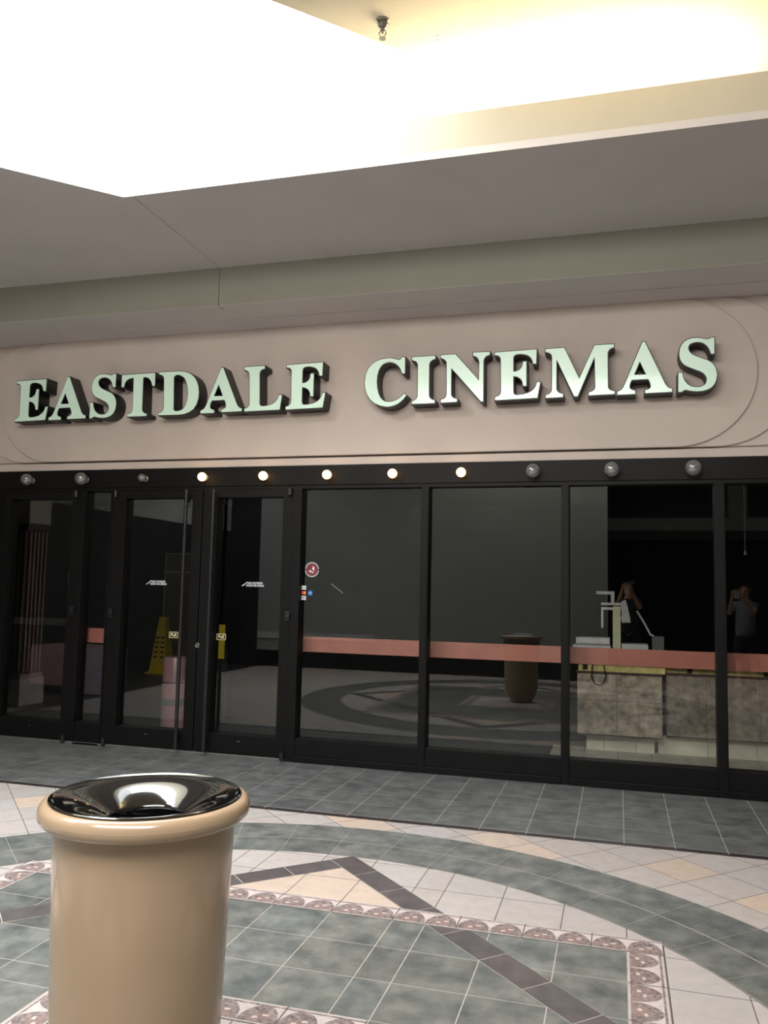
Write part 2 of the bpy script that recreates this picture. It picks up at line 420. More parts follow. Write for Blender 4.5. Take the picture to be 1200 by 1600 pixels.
# ---------------------------------------------------------------- front wall with sign panels
b = new()
def stadium(bm, x0, x1, r, zc, yf, yb, n=40):
    P = [(x1 + r * math.cos(a), zc + r * math.sin(a)) for a in [-PI / 2 + PI * k / n for k in range(n + 1)]]
    P += [(x0 + r * math.cos(a), zc + r * math.sin(a)) for a in [PI / 2 + PI * k / n for k in range(n + 1)]]
    e = .006
    P2 = [(x1 + (r - e) * math.cos(a), zc + (r - e) * math.sin(a)) for a in [-PI / 2 + PI * k / n for k in range(n + 1)]]
    P2 += [(x0 + (r - e) * math.cos(a), zc + (r - e) * math.sin(a)) for a in [PI / 2 + PI * k / n for k in range(n + 1)]]
    F = [bm.verts.new((x, yf, z)) for x, z in P2]; Mv = [bm.verts.new((x, yf + e, z)) for x, z in P]; B = [bm.verts.new((x, yb, z)) for x, z in P]
    m = len(P)
    for k in range(m):
        k2 = (k + 1) % m
        bm.faces.new([F[k], F[k2], Mv[k2], Mv[k]]); bm.faces.new([Mv[k], Mv[k2], B[k2], B[k]])
    bm.faces.new(F[::-1])
box(b, XL, XR, 6.854, 6.98, 2.57, 3.857)
stadium(b, -5.93, 1.05, .597, 3.253, 6.836, 6.86)
stadium(b, -5.63, .75, .597, 3.253, 6.818, 6.86)
stadium(b, -5.33, .45, .597, 3.253, 6.800, 6.86)
box(b, XL, XR, 6.803, 6.86, 2.57, 2.637, bev=.005)
struct(obj('wall_front', b, M_fascia, smooth=False))
# black header above the glass
b = new(); box(b, XL, XR, 6.79, 6.97, 2.395, 2.568, bev=.004); box(b, XL, XR, 6.80, 6.96, 2.365, 2.395)
struct(obj('trim_2', b, M_black2))
# ---------------------------------------------------------------- storefront
FY0, FY1, GY = 6.80, 6.93, 6.86
M_pivot = mat('dark_pivot_metal', (44, 44, 44), 0.35, 0.4, 0.1, 20)
M_chrome = mat('chrome', (205, 205, 205), 0.2, 1.0, 0.03, 5)
M_weather = mat('threshold_metal', (120, 120, 118), 0.45, 0.6, 0.1, 9)
def pane(x0, x1, z0, z1, parent, y=GY):
    b = new(); box(b, x0, x1, y, y + .006, z0, z1); return obj('glass_pane', b, M_glass, parent)
def door(n, x0, x1, sl, sr, pull=None, label=None):
    b = new()
    box(b, x0, x0 + sl, FY0, FY1, .03, 2.362, bev=.003); box(b, x1 - sr, x1, FY0, FY1, .03, 2.362, bev=.003)
    box(b, x0 + sl, x1 - sr, FY0 + .002, FY1, 2.292, 2.362, bev=.003); box(b, x0 + sl, x1 - sr, FY0 + .002, FY1, .03, .192, bev=.003)
    d = struct(obj('door_%d' % n, b, M_black))
    if label: d['label'] = label
    pane(x0 + sl - .005, x1 - sr + .005, .187, 2.297, d)
    b = new(); box(b, (x0 + x1) / 2 - .012, (x0 + x1) / 2 + .012, FY0 - .002, FY0, .135, .141); obj('maker_tag', b, M_chrome, d)
    return d
d1 = door(1, -5.842, -4.905, .10, .135)
d2 = door(2, -4.600, -3.657, .150, .100)
d3 = door(3, -3.648, -2.770, .145, .090)
def pull(d, x):
    b = new(); tube(b, [(x, 6.735, .045), (x, 6.735, 2.36)], .017, 16); box(b, x - .012, x + .012, 6.735, 6.80, 2.25, 2.28); box(b, x - .012, x + .012, 6.735, 6.80, .13, .16)
    obj('pull_handle', b, M_pivot, d, True)
pull(d2, -3.787); pull(d3, -3.512)
def pivots(d, x):
    for z in (2.335, .045):
        b = new(); tube(b, [(x, 6.775, z - .03), (x, 6.775, z + .03)], .02, 14); box(b, x - .015, x + .015, 6.775, 6.81, z - .02, z + .02)
        obj('pivot', b, M_pivot, d, True)
pivots(d1, -4.985); pivots(d2, -4.553); pivots(d3, -2.790)
def latch(d, x, z):
    b = new(); box(b, x - .022, x + .022, 6.782, 6.80, z - .04, z + .04, bev=.004); box(b, x - .006, x + .026, 6.762, 6.784, z - .012, z + .012, bev=.003)
    obj('latch', b, M_pivot, d)
latch(d1, -4.973, 1.225); latch(d2, -4.553, 1.22); latch(d3, -2.783, 1.24)
b = new(); vs = lathe(b, [(0, .0), (.026, .0), (.026, .008), (.02, .014), (.013, .014), (.012, .010), (0, .010)], 32, axis='Y'); shift(b, vs, (-3.645, 6.80, .955)); obj('lock_cylinder', b, M_chrome, d3, True, 'round chrome keyed lock')
b = new(); box(b, -5.80, -4.98, 6.955, 6.985, 1.075, 1.14, bev=.006); box(b, -5.79, -5.75, 6.93, 6.96, 1.08, 1.13); box(b, -5.03, -4.99, 6.93, 6.96, 1.08, 1.13); obj('push_bar', b, M_pivot, d1)
b = new(); box(b, -5.085, -5.03, GY - .002, GY - .0008, 1.46, 1.60); obj('notice', b, mat('dim_grey_notice', (70, 70, 84), .6), d1, label='small grey notice on the glass')
# fixed windows: frames with mullions
def window(n, x0, x1, ml, mr, zb=.20, zs=.055):
    b = new()
    if ml: box(b, x0, x0 + ml, FY0 - .005, FY1, .0, 2.365, bev=.003)
    box(b, x1 - mr, x1, FY0 - .005, FY1, .0, 2.365, bev=.003)
    box(b, x0 + ml, x1 - mr, FY0 + .002, FY1, zs, zb, bev=.003); box(b, x0 + ml, x1 - mr, FY0 - .012, FY1, .0, zs, bev=.004)
    o = struct(obj('window_%d' % n, b, M_black)); pane(x0 + ml - .004, x1 - mr + .004, zb - .004, 2.368, o); return o
w0 = window(1, -7.25, -5.846, .05, .08)
w1 = window(2, -4.903, -4.602, .015, .015, .2, .02)
w2 = window(3, -2.768, -1.540, .085, .06)
w3 = window(4, -1.540, -.382, .006, .058)
w4 = window(5, -.382, .785, .006, .068)
w5 = window(6, .785, 2.0, .006, .06)
w6 = window(7, 2.0, 3.2, .006, .06)
w7 = window(8, 3.2, 4.6, .006, .06)
b = new(); box(b, -5.85, -2.77, 6.79, 6.94, 0.0, .022, bev=.004); struct(obj('trim_3', b, M_weather))
# salmon board fixed just behind the glass at waist height
M_salmon = mat('salmon_painted_board', (172, 102, 88), 0.55, 0, 0.06, 6, 0.05, 80)
tag(obj('rail_board', (lambda b: (box(b, -2.76, 3.9, 6.985, 7.005, .925, 1.06, bev=.002), b)[1])(new()), M_salmon), 'long salmon-pink board running behind the large window panes at waist height', 'board')
tag(obj('rail_board', (lambda b: (box(b, -4.93, -4.58, 6.985, 7.005, .922, 1.06, bev=.002), b)[1])(new()), M_salmon), 'short salmon-pink board behind the narrow glass between the two left doors', 'board')

# decals on the glass
M_ink = mat('white_decal_ink', (225, 225, 225), 0.5, 0, 0.01)
M_navy = mat('navy_decal', (38, 42, 66), 0.5, 0, 0.02)
M_maroon = mat('maroon_decal', (120, 40, 56), 0.5, 0, 0.05)
M_blackd = mat('black_decal', (14, 14, 14), 0.5, 0, 0.02)
M_cream = mat('cream_decal', (214, 200, 150), 0.5, 0, 0.02)
M_red = mat('red_decal', (206, 60, 50), 0.5, 0, 0.02)
M_orange = mat('orange_decal', (240, 150, 70), 0.5, 0, 0.02)
M_blue = mat('blue_decal', (40, 110, 180), 0.5, 0, 0.02)
def card(name, x, z, w, h, m, parent, label=None, y=GY - .0012):
    b = new(); box(b, x - w / 2, x + w / 2, y - .0006, y, z - h / 2, z + h / 2); return obj(name, b, m, parent, label=label)
def food_decal(d, x, z):
    c = card('door_decal', x + .015, z, .150, .046, M_navy, d, 'small dark decal reading NO OUTSIDE FOOD OR DRINK')
    place_flat('lettering', text_mesh('NO OUTSIDE', .024, bold=.0006), x + .02, GY - .0022, z + .010, M_ink, c)
    place_flat('lettering', text_mesh('FOOD OR DRINK', .022, bold=.0006), x + .02, GY - .0022, z - .012, M_ink, c)
    b = new(); tube(b, [(x - .105, GY - .003, z - .014), (x - .098, GY - .003, z - .012), (x - .06, GY - .003, z + .016), (x - .055, GY - .003, z + .02)], [.006, .004, .004, .004], 8); obj('drink_symbol', b, M_ink, c)
food_decal(d2, -4.125, 1.508); food_decal(d3, -3.150, 1.512)
def pull_decal(d, x, z, y=GY):
    c = card('pull_decal', x, z, .092, .055, M_cream, d, 'small framed Pull sign', y=y - .0012)
    card('decal_field', x, z, .082, .045, M_blackd, c, y=y - .0020)
    place_flat('lettering', text_mesh('Pull', .042, bold=.001), x, y - .0030, z, M_cream, c)
pull_decal(d2, -3.925, 1.035); pull_decal(d3, -3.445, 1.035)
# round maroon sticker
rs = new(); vs = lathe(rs, [(0, .0004), (.055, .0004), (.055, 0)], 48, axis='Y'); shift(rs, vs, (-2.592, GY - .001, 1.652)); rso = obj('round_decal', rs, M_maroon, w2, label='round maroon decal with a white ring of lettering and a white leaf shape')
import math as _m
ring = new()
for k in range(34):
    a = 2 * PI * k / 34
    if k in (0, 17): continue
    ca_, sa_ = _m.cos(a), _m.sin(a); r0, r1 = .056, .066; da = .055
    quad(ring, [(-2.592 + r * _m.cos(t), GY - .0022, 1.652 + r * _m.sin(t)) for r, t in ((r0, a - da), (r1, a - da), (r1, a + da), (r0, a + da))])
obj('ring_lettering', ring, M_ink, rso)
def blob(pts, name, m, parent, y=GY - .0026):
    b = new(); f = b.faces.new([b.verts.new((x, y, z)) for x, z in pts]); e = bmesh.ops.extrude_face_region(b, geom=[f]); bmesh.ops.translate(b, vec=(0, .0004, 0), verts=[v for v in e['geom'] if isinstance(v, bmesh.types.BMVert)])
    return obj(name, b, m, parent)
X0, Z0 = -2.592, 1.652
blob([(X0 + .002, Z0 + .005), (X0 + .012, Z0 + .034), (X0 + .022, Z0 + .012), (X0 + .020, Z0 - .010)], 'leaf_mark', M_ink, rso)
blob([(X0 - .034, Z0 - .010), (X0 - .018, Z0 - .010), (X0 - .012, Z0 + .002), (X0 - .008, Z0 - .014), (X0 + .004, Z0 - .020), (X0 - .012, Z0 - .026)], 'sail_mark', M_ink, rso)
blob([(X0 + .004, Z0 - .012), (X0 + .020, Z0 - .028), (X0 + .002, Z0 - .030)], 'base_mark', M_ink, rso)
# payment card decals
c = card('card_decal', -2.668, 1.493, .052, .034, M_ink, w2, 'white payment card decal'); place_flat('lettering', text_mesh('DISCOVER', .0095, bold=.0003), -2.668, GY - .0024, 1.495, M_blackd, c)
c = card('card_decal', -2.668, 1.448, .052, .034, M_maroon, w2, 'payment card decal with red and orange discs')
for dx, m, yy in ((-.010, M_red, .0020), (.012, M_orange, .0024)):
    q = new(); vs = lathe(q, [(0, .0003), (.014, .0003), (.014, 0)], 28, axis='Y'); shift(q, vs, (-2.668 + dx, GY - yy, 1.448)); obj('disc', q, m, c)
c = card('card_decal', -2.668, 1.403, .054, .036, M_ink, w2, 'white payment card decal reading VISA'); place_flat('lettering', text_mesh('VISA', .019, bold=.0006), -2.668, GY - .0024, 1.403, M_navy, c)
c = card('card_decal', -2.602, 1.447, .038, .042, M_blue, w2, 'blue payment card decal'); place_flat('lettering', text_mesh('AMEX', .011, bold=.0004), -2.602, GY - .0024, 1.447, M_ink, c)
# scratches in the glass
b = new(); tube(b, [(-2.413, GY - .001, 1.532), (-2.36, GY - .001, 1.497), (-2.299, GY - .001, 1.451)], .0012, 5); obj('scratch', b, M_ink, w2)
b = new(); tube(b, [(-.03, GY - .001, 1.80), (-.025, GY - .001, 1.70)], .001, 5)
b.free()

# ---------------------------------------------------------------- sign letters
GLYPHS = {
'E': [[(-0.004,0.398),(0.334,0.405),(0.331,0.288),(0.308,0.289),(0.303,0.314),(0.293,0.334),(0.279,0.351),(0.261,0.363),(0.237,0.371),(0.21,0.376),(0.19,0.376),(0.175,0.375),(0.162,0.37),(0.153,0.363),(0.148,0.353),(0.146,0.34),(0.147,0.229),(0.17,0.231),(0.19,0.238),(0.205,0.249),(0.216,0.265),(0.223,0.285),(0.226,0.309),(0.252,0.31),(0.253,0.109),(0.228,0.11),(0.225,0.134),(0.218,0.154),(0.207,0.17),(0.191,0.182),(0.171,0.19),(0.147,0.194),(0.148,0.07),(0.149,0.059),(0.152,0.05),(0.156,0.043),(0.162,0.039),(0.169,0.036),(0.177,0.035),(0.222,0.038),(0.26,0.046),(0.291,0.06),(0.314,0.079),(0.33,0.103),(0.339,0.133),(0.364,0.134),(0.342,0.006),(0.0,0.0),(-0.0,0.025),(0.015,0.029),(0.028,0.034),(0.037,0.041),(0.044,0.05),(0.048,0.061),(0.049,0.074),(0.046,0.337),(0.044,0.348),(0.04,0.357),(0.033,0.365),(0.024,0.371),(0.012,0.375),(-0.004,0.377)]],
'A': [[(0.191,0.413),(0.208,0.412),(0.356,0.071),(0.363,0.059),(0.37,0.05),(0.378,0.042),(0.387,0.036),(0.397,0.033),(0.407,0.03),(0.406,0.005),(0.208,0.004),(0.208,0.027),(0.221,0.029),(0.231,0.032),(0.24,0.037),(0.246,0.043),(0.25,0.05),(0.252,0.059),(0.25,0.068),(0.248,0.078),(0.245,0.088),(0.242,0.097),(0.237,0.106),(0.232,0.115),(0.109,0.114),(0.104,0.107),(0.1,0.098),(0.096,0.09),(0.094,0.081),(0.092,0.072),(0.091,0.062),(0.092,0.053),(0.096,0.045),(0.103,0.038),(0.111,0.033),(0.122,0.029),(0.134,0.026),(0.134,0.0),(0.0,0.0),(0.001,0.026),(0.012,0.028),(0.022,0.033),(0.031,0.04),(0.039,0.048),(0.046,0.059),(0.053,0.072)],[(0.17,0.26),(0.217,0.151),(0.125,0.152)]],
'S': [[(0.239,0.414),(0.265,0.415),(0.263,0.287),(0.239,0.289),(0.231,0.317),(0.22,0.34),(0.206,0.359),(0.188,0.373),(0.168,0.382),(0.144,0.387),(0.124,0.386),(0.107,0.382),(0.094,0.376),(0.084,0.367),(0.078,0.355),(0.075,0.34),(0.078,0.328),(0.083,0.316),(0.09,0.305),(0.1,0.295),(0.112,0.285),(0.127,0.276),(0.219,0.236),(0.238,0.222),(0.253,0.206),(0.265,0.188),(0.273,0.168),(0.278,0.145),(0.28,0.12),(0.274,0.082),(0.262,0.052),(0.242,0.028),(0.215,0.012),(0.181,0.002),(0.139,0.0),(0.124,0.001),(0.11,0.003),(0.097,0.005),(0.084,0.007),(0.073,0.01),(0.062,0.014),(0.055,0.015),(0.049,0.015),(0.043,0.013),(0.037,0.01),(0.032,0.006),(0.027,0.001),(0.0,0.0),(0.002,0.15),(0.03,0.149),(0.036,0.115),(0.046,0.087),(0.062,0.064),(0.082,0.047),(0.106,0.036),(0.135,0.031),(0.157,0.033),(0.174,0.038),(0.188,0.046),(0.198,0.057),(0.204,0.072),(0.207,0.09),(0.205,0.103),(0.201,0.114),(0.195,0.125),(0.186,0.136),(0.174,0.146),(0.16,0.155),(0.072,0.196),(0.053,0.207),(0.038,0.221),(0.026,0.237),(0.017,0.256),(0.012,0.278),(0.01,0.302),(0.015,0.339),(0.026,0.368),(0.044,0.391),(0.067,0.407),(0.097,0.417),(0.132,0.419),(0.143,0.418),(0.154,0.416),(0.166,0.414),(0.179,0.411),(0.192,0.408),(0.205,0.404),(0.213,0.403),(0.22,0.403),(0.226,0.405),(0.232,0.407),(0.236,0.41),(0.239,0.414)]],
'T': [[(-0.077,0.398),(0.271,0.401),(0.273,0.279),(0.248,0.28),(0.241,0.305),(0.232,0.326),(0.22,0.343),(0.205,0.355),(0.188,0.363),(0.168,0.367),(0.162,0.366),(0.157,0.366),(0.153,0.364),(0.15,0.361),(0.148,0.358),(0.147,0.354),(0.151,0.067),(0.153,0.054),(0.158,0.043),(0.166,0.034),(0.175,0.027),(0.187,0.023),(0.201,0.02),(0.2,0.0),(0.0,0.0),(0.001,0.024),(0.017,0.026),(0.03,0.03),(0.04,0.036),(0.048,0.044),(0.052,0.054),(0.054,0.066),(0.049,0.366),(0.019,0.364),(-0.006,0.357),(-0.025,0.345),(-0.039,0.329),(-0.047,0.308),(-0.05,0.282),(-0.077,0.284)]],
'D': [[(-0.013,0.403),(0.204,0.402),(0.261,0.393),(0.309,0.374),(0.347,0.344),(0.375,0.305),(0.393,0.256),(0.402,0.197),(0.398,0.135),(0.381,0.085),(0.353,0.046),(0.313,0.019),(0.261,0.003),(0.197,-0.002),(0.0,0.0),(0.002,0.02),(0.018,0.024),(0.03,0.03),(0.04,0.038),(0.047,0.049),(0.051,0.062),(0.052,0.078),(0.042,0.337),(0.039,0.35),(0.034,0.36),(0.027,0.369),(0.016,0.375),(0.004,0.38),(-0.012,0.383)],[(0.141,0.343),(0.143,0.352),(0.148,0.359),(0.154,0.364),(0.162,0.368),(0.172,0.37),(0.184,0.37),(0.215,0.362),(0.24,0.346),(0.261,0.321),(0.276,0.287),(0.287,0.246),(0.293,0.196),(0.291,0.147),(0.283,0.106),(0.269,0.073),(0.249,0.05),(0.222,0.036),(0.19,0.03),(0.179,0.031),(0.169,0.033),(0.162,0.037),(0.156,0.041),(0.152,0.047),(0.151,0.054)]],
'L': [[(-0.015,0.403),(0.182,0.405),(0.183,0.38),(0.168,0.377),(0.156,0.372),(0.146,0.365),(0.14,0.356),(0.136,0.345),(0.135,0.332),(0.144,0.067),(0.145,0.059),(0.148,0.053),(0.153,0.048),(0.158,0.044),(0.166,0.042),(0.174,0.04),(0.217,0.043),(0.253,0.051),(0.282,0.064),(0.304,0.083),(0.32,0.106),(0.329,0.135),(0.356,0.134),(0.338,0.004),(0.0,0.0),(-0.001,0.024),(0.014,0.027),(0.027,0.032),(0.036,0.038),(0.043,0.047),(0.048,0.058),(0.049,0.07),(0.038,0.332),(0.036,0.344),(0.031,0.354),(0.023,0.362),(0.013,0.369),(0.001,0.375),(-0.014,0.379)]],
'C': [[(0.327,0.201),(0.352,0.199),(0.353,0.061),(0.331,0.062),(0.319,0.093),(0.304,0.118),(0.286,0.137),(0.266,0.152),(0.242,0.161),(0.215,0.165),(0.182,0.16),(0.155,0.146),(0.134,0.122),(0.119,0.09),(0.11,0.049),(0.107,-0.0),(0.112,-0.054),(0.122,-0.098),(0.137,-0.132),(0.158,-0.158),(0.183,-0.174),(0.213,-0.18),(0.241,-0.179),(0.266,-0.173),(0.29,-0.164),(0.312,-0.151),(0.333,-0.134),(0.352,-0.113),(0.368,-0.128),(0.347,-0.157),(0.323,-0.18),(0.297,-0.198),(0.269,-0.21),(0.238,-0.218),(0.205,-0.221),(0.145,-0.209),(0.095,-0.187),(0.056,-0.155),(0.027,-0.114),(0.008,-0.062),(0.0,0.0),(0.008,0.062),(0.027,0.113),(0.058,0.152),(0.1,0.179),(0.154,0.195),(0.219,0.199),(0.23,0.197),(0.242,0.195),(0.253,0.193),(0.265,0.189),(0.277,0.185),(0.29,0.18),(0.299,0.179),(0.306,0.18),(0.313,0.183),(0.319,0.188),(0.323,0.193),(0.327,0.201)]],
'I': [[(-0.004,0.402),(0.195,0.402),(0.195,0.377),(0.181,0.374),(0.169,0.368),(0.159,0.361),(0.152,0.352),(0.147,0.34),(0.144,0.327),(0.146,0.072),(0.149,0.059),(0.153,0.048),(0.16,0.04),(0.169,0.032),(0.181,0.027),(0.195,0.024),(0.197,-0.0),(0.0,0.0),(-0.0,0.021),(0.015,0.026),(0.028,0.032),(0.038,0.04),(0.045,0.049),(0.05,0.059),(0.051,0.072),(0.048,0.332),(0.045,0.344),(0.041,0.353),(0.033,0.362),(0.023,0.368),(0.011,0.373),(-0.004,0.376)]],
'N': [[(-0.006,0.403),(0.118,0.405),(0.318,0.172),(0.32,0.323),(0.317,0.339),(0.312,0.353),(0.304,0.365),(0.294,0.374),(0.282,0.38),(0.267,0.385),(0.267,0.41),(0.405,0.408),(0.403,0.384),(0.389,0.381),(0.377,0.376),(0.368,0.368),(0.36,0.359),(0.356,0.348),(0.353,0.335),(0.354,-0.005),(0.335,-0.002),(0.084,0.291),(0.085,0.065),(0.088,0.055),(0.094,0.046),(0.101,0.039),(0.111,0.033),(0.122,0.028),(0.136,0.025),(0.135,0.002),(0.0,0.0),(0.001,0.026),(0.015,0.028),(0.027,0.032),(0.036,0.038),(0.043,0.046),(0.047,0.055),(0.049,0.067),(0.045,0.343),(0.039,0.352),(0.033,0.36),(0.025,0.367),(0.016,0.373),(0.006,0.377),(-0.006,0.38)]],
'M': [[(-0.003,0.401),(0.144,0.404),(0.262,0.143),(0.381,0.41),(0.529,0.41),(0.529,0.386),(0.514,0.382),(0.502,0.376),(0.493,0.368),(0.486,0.358),(0.481,0.346),(0.48,0.331),(0.482,0.068),(0.485,0.058),(0.49,0.05),(0.497,0.043),(0.507,0.038),(0.518,0.034),(0.532,0.032),(0.532,0.009),(0.336,0.007),(0.336,0.031),(0.351,0.034),(0.363,0.039),(0.373,0.045),(0.38,0.053),(0.384,0.062),(0.386,0.072),(0.382,0.32),(0.249,0.003),(0.223,0.005),(0.084,0.313),(0.083,0.071),(0.086,0.059),(0.092,0.049),(0.099,0.041),(0.109,0.035),(0.122,0.03),(0.136,0.027),(0.134,0.002),(0.0,0.0),(-0.0,0.023),(0.014,0.026),(0.026,0.031),(0.035,0.038),(0.042,0.046),(0.047,0.056),(0.049,0.067),(0.05,0.34),(0.046,0.35),(0.041,0.358),(0.033,0.365),(0.023,0.371),(0.011,0.375),(-0.003,0.377)]],
}
M_face = mat('mint_acrylic', (222, 250, 230), 0.3, 0, 0.015, 3, coat=0.3)
M_can = mat('black_letter_return', (20, 19, 18), 0.45, 0, 0.1, 8)
FACE_Y = 6.64
cache = {}
def grow(c, d):
    n = len(c); ar = sum(c[i][0] * c[(i + 1) % n][1] - c[(i + 1) % n][0] * c[i][1] for i in range(n)); s = 1 if ar > 0 else -1
    out = []
    for i in range(n):
        p, q, r = Vector(c[i - 1]), Vector(c[i]), Vector(c[(i + 1) % n])
        a, b_ = (q - p), (r - q)
        a = a.normalized() if a.length > 1e-9 else b_.normalized(); b_ = b_.normalized() if b_.length > 1e-9 else a
        na, nb = Vector((a.y, -a.x)) * s, Vector((b_.y, -b_.x)) * s
        m = na + nb; m = m.normalized() if m.length > 1e-6 else na
        k = min(1.5, 1 / max(.3, m.dot(na))); q2 = q + m * d * k
        out.append((q2.x, q2.y))
    return out
def letter(ch, x, label, w=1.0):
    z = 3.033 + (x + 5.6) / 6.1 * .024 + (.207 if ch == 'C' else 0)
    if ch not in cache:
        can = curve_mesh('letter_can', [grow(c, .007 if i == 0 else -.007) for i, c in enumerate(GLYPHS[ch])], .074)
        face = curve_mesh('letter_face', GLYPHS[ch], .003)
        can.materials.append(M_can); face.materials.append(M_face); cache[ch] = (can, face)
    t = thing('sign_letter', label, 'sign letter', (x, FACE_Y, z), 0, 'raised letters of the cinema sign')
    for nm, me, y in (('letter_can', cache[ch][0], .080), ('letter_face', cache[ch][1], .003)):
        o = bpy.data.objects.new(nm, me); C.objects.link(o); o.parent = t; o.rotation_euler = (PI / 2, 0, 0); o.location = (0, y, 0); o.scale = (w, 1, 1)
    return t
letter('E', -5.623, 'first mint-faced black letter E, leftmost letter of the sign')
letter('A', -5.240, 'mint-faced black letter A between the first E and the first S')
letter('S', -4.789, 'mint-faced black letter S standing before the T in the first word')
letter('T', -4.382, 'mint-faced black letter T, only T of the sign')
letter('D', -4.056, 'mint-faced black letter D, only D of the sign')
letter('A', -3.628, 'mint-faced black letter A between the D and the L')
letter('L', -3.196, 'mint-faced black letter L, only L of the sign')
letter('E', -2.800, 'mint-faced black letter E that ends the first word')
letter('C', -2.080, 'mint-faced black letter C that begins the second word')
letter('I', -1.662, 'mint-faced black letter I, only I of the sign')
letter('N', -1.413, 'mint-faced black letter N, only N of the sign')
letter('E', -.962, 'mint-faced black letter E between the N and the M')
letter('M', -.553, 'mint-faced black letter M, widest letter of the sign')
letter('A', .001, 'mint-faced black letter A between the M and the last S')
letter('S', .453, 'mint-faced black letter S, rightmost letter of the sign')

# ---------------------------------------------------------------- globe bulbs in the header
M_lit = mat('lit_bulb', (255, 214, 150), 0.4, 0, 0.0, emit=(255, 190, 120), es=5.0)
M_globe = glass_mat('clear_globe_glass', (0.72, 0.72, 0.72), 0.16, 0.12)
_nt = M_globe.node_tree; _o = _nt.nodes['Material Output']; _s = _o.inputs['Surface'].links[0].from_socket
_d = _nt.nodes.new('ShaderNodeBsdfDiffuse'); _d.inputs['Color'].default_value = (.5, .5, .5, 1); _m = _nt.nodes.new('ShaderNodeMixShader'); _m.inputs[0].default_value = .16
_nt.links.new(_s, _m.inputs[1]); _nt.links.new(_d.outputs[0], _m.inputs[2]); _nt.links.new(_m.outputs[0], _o.inputs['Surface'])
M_sock = mat('lamp_socket', (120, 116, 110), 0.4, 0.5, 0.05)
M_fil = mat('bulb_stem', (190, 185, 176), 0.3, 0.2, 0.03)
bulbs = [(-5.50, 'c', .056), (-4.89, 'c', .058), (-4.25, 'c', .037), (-3.63, 'l', .040), (-3.03, 'l', .040), (-2.43, 'l', .040), (-1.84, 'l', .040), (-1.25, 'l', .040), (-.66, 'c', .056), (-.045, 'c', .058), (.56, 'c', .060)]
words = ['big clear unlit globe bulb above the far left door', 'big clear unlit globe bulb above the narrow glass by the left door', 'small clear unlit bulb in the header above the second door',
         'glowing bulb above the meeting stiles of the two right doors, leftmost lit one', 'glowing bulb above the right half of the third door', 'glowing bulb above the window pane with the decals', 'glowing bulb fourth of the lit ones, near the first large mullion', 'glowing bulb above the second large pane, rightmost lit one',
         'big clear unlit globe bulb just right of the last lit bulb', 'big clear unlit globe bulb above the pane showing the counter, left one', 'big clear unlit globe bulb rightmost in the header']
for (x, k, r), lab in zip(bulbs, words):
    t = thing('globe_bulb', lab, 'light bulb', (x, 6.79, 2.474), 0, 'bulbs along the black header')
    b = new(); vs = lathe(b, [(0, 0), (.03, 0), (.03, .006), (.019, .012), (.016, .03), (0, .03)], 28, axis='Y'); obj('socket', b, M_sock, t, True)
    b = new()
    prof = [(.013, .028)] + [(r * math.sin(a), .030 + r * .93 - r * math.cos(a)) for a in [PI * (.12 + .88 * q / 14) for q in range(15)]]
    prof[-1] = (0, prof[-1][1])
    lathe(b, prof, 32, axis='Y')
    o = obj('bulb', b, M_lit if k == 'l' else M_globe, t, True)
    if k == 'c':
        b = new(); vs = lathe(b, [(0, .03), (.012, .03), (.009, .05), (0, .055)], 14, axis='Y'); tube(b, [(-.012, -.05, .004), (-.004, -.058, .008), (.006, -.058, .006), (.013, -.05, .002)], .0016, 6)
        obj('filament_stem', b, M_fil, t, True)
    else:
        bulb_light('bulb_glow', (x, 6.79 - .09, 2.474), 1.2, (1.0, .66, .36), .03)

# ---------------------------------------------------------------- waste bin
M_bin = mat('beige_fibreglass', (168, 145, 119), 0.2, 0, 0.012, 2.5, coat=0.4)
M_lid = mat('black_glossy_plastic', (7, 7, 8), 0.09, 0, 0.05, 5, coat=1.0)
bx, by = -1.281, 2.133
t = thing('waste_bin', 'beige round waste bin with thick rolled rim and black funnel lid', 'waste bin', (bx, by, 0.0062))
b = new(); lathe(b, [(0, .0), (.15, .0), (.155, .02), (.185, .07), (.216, .14), (.226, .22), (.232, .4), (.242, .7), (.247, .84), (.238, .842), (.22, .80)], 96); obj('bin_body', b, M_bin, t, True)
b = new(); prof = []
for k in range(25):
    a = 2 * PI * k / 24; prof.append((.264 + .024 * math.cos(a), .870 + .029 * math.sin(a)))
lathe(b, prof, 96); obj('rolled_rim', b, M_bin, t, True)
b = new(); lathe(b, [(.250, .890), (.259, .900), (.262, .903), (.258, .905), (.251, .901), (.245, .8995), (.23, .898), (.21, .894), (.19, .888), (.17, .880), (.15, .870), (.13, .859), (.112, .848), (.106, .843), (.104, .836), (.104, .76), (.101, .80)], 96); obj('funnel_lid', b, M_lid, t, True)
b = new(); lathe(b, [(0, .60), (.10, .60), (.104, .76)], 48); obj('inner_liner', b, mat('liner_black', (4, 4, 4), .8), t, True)

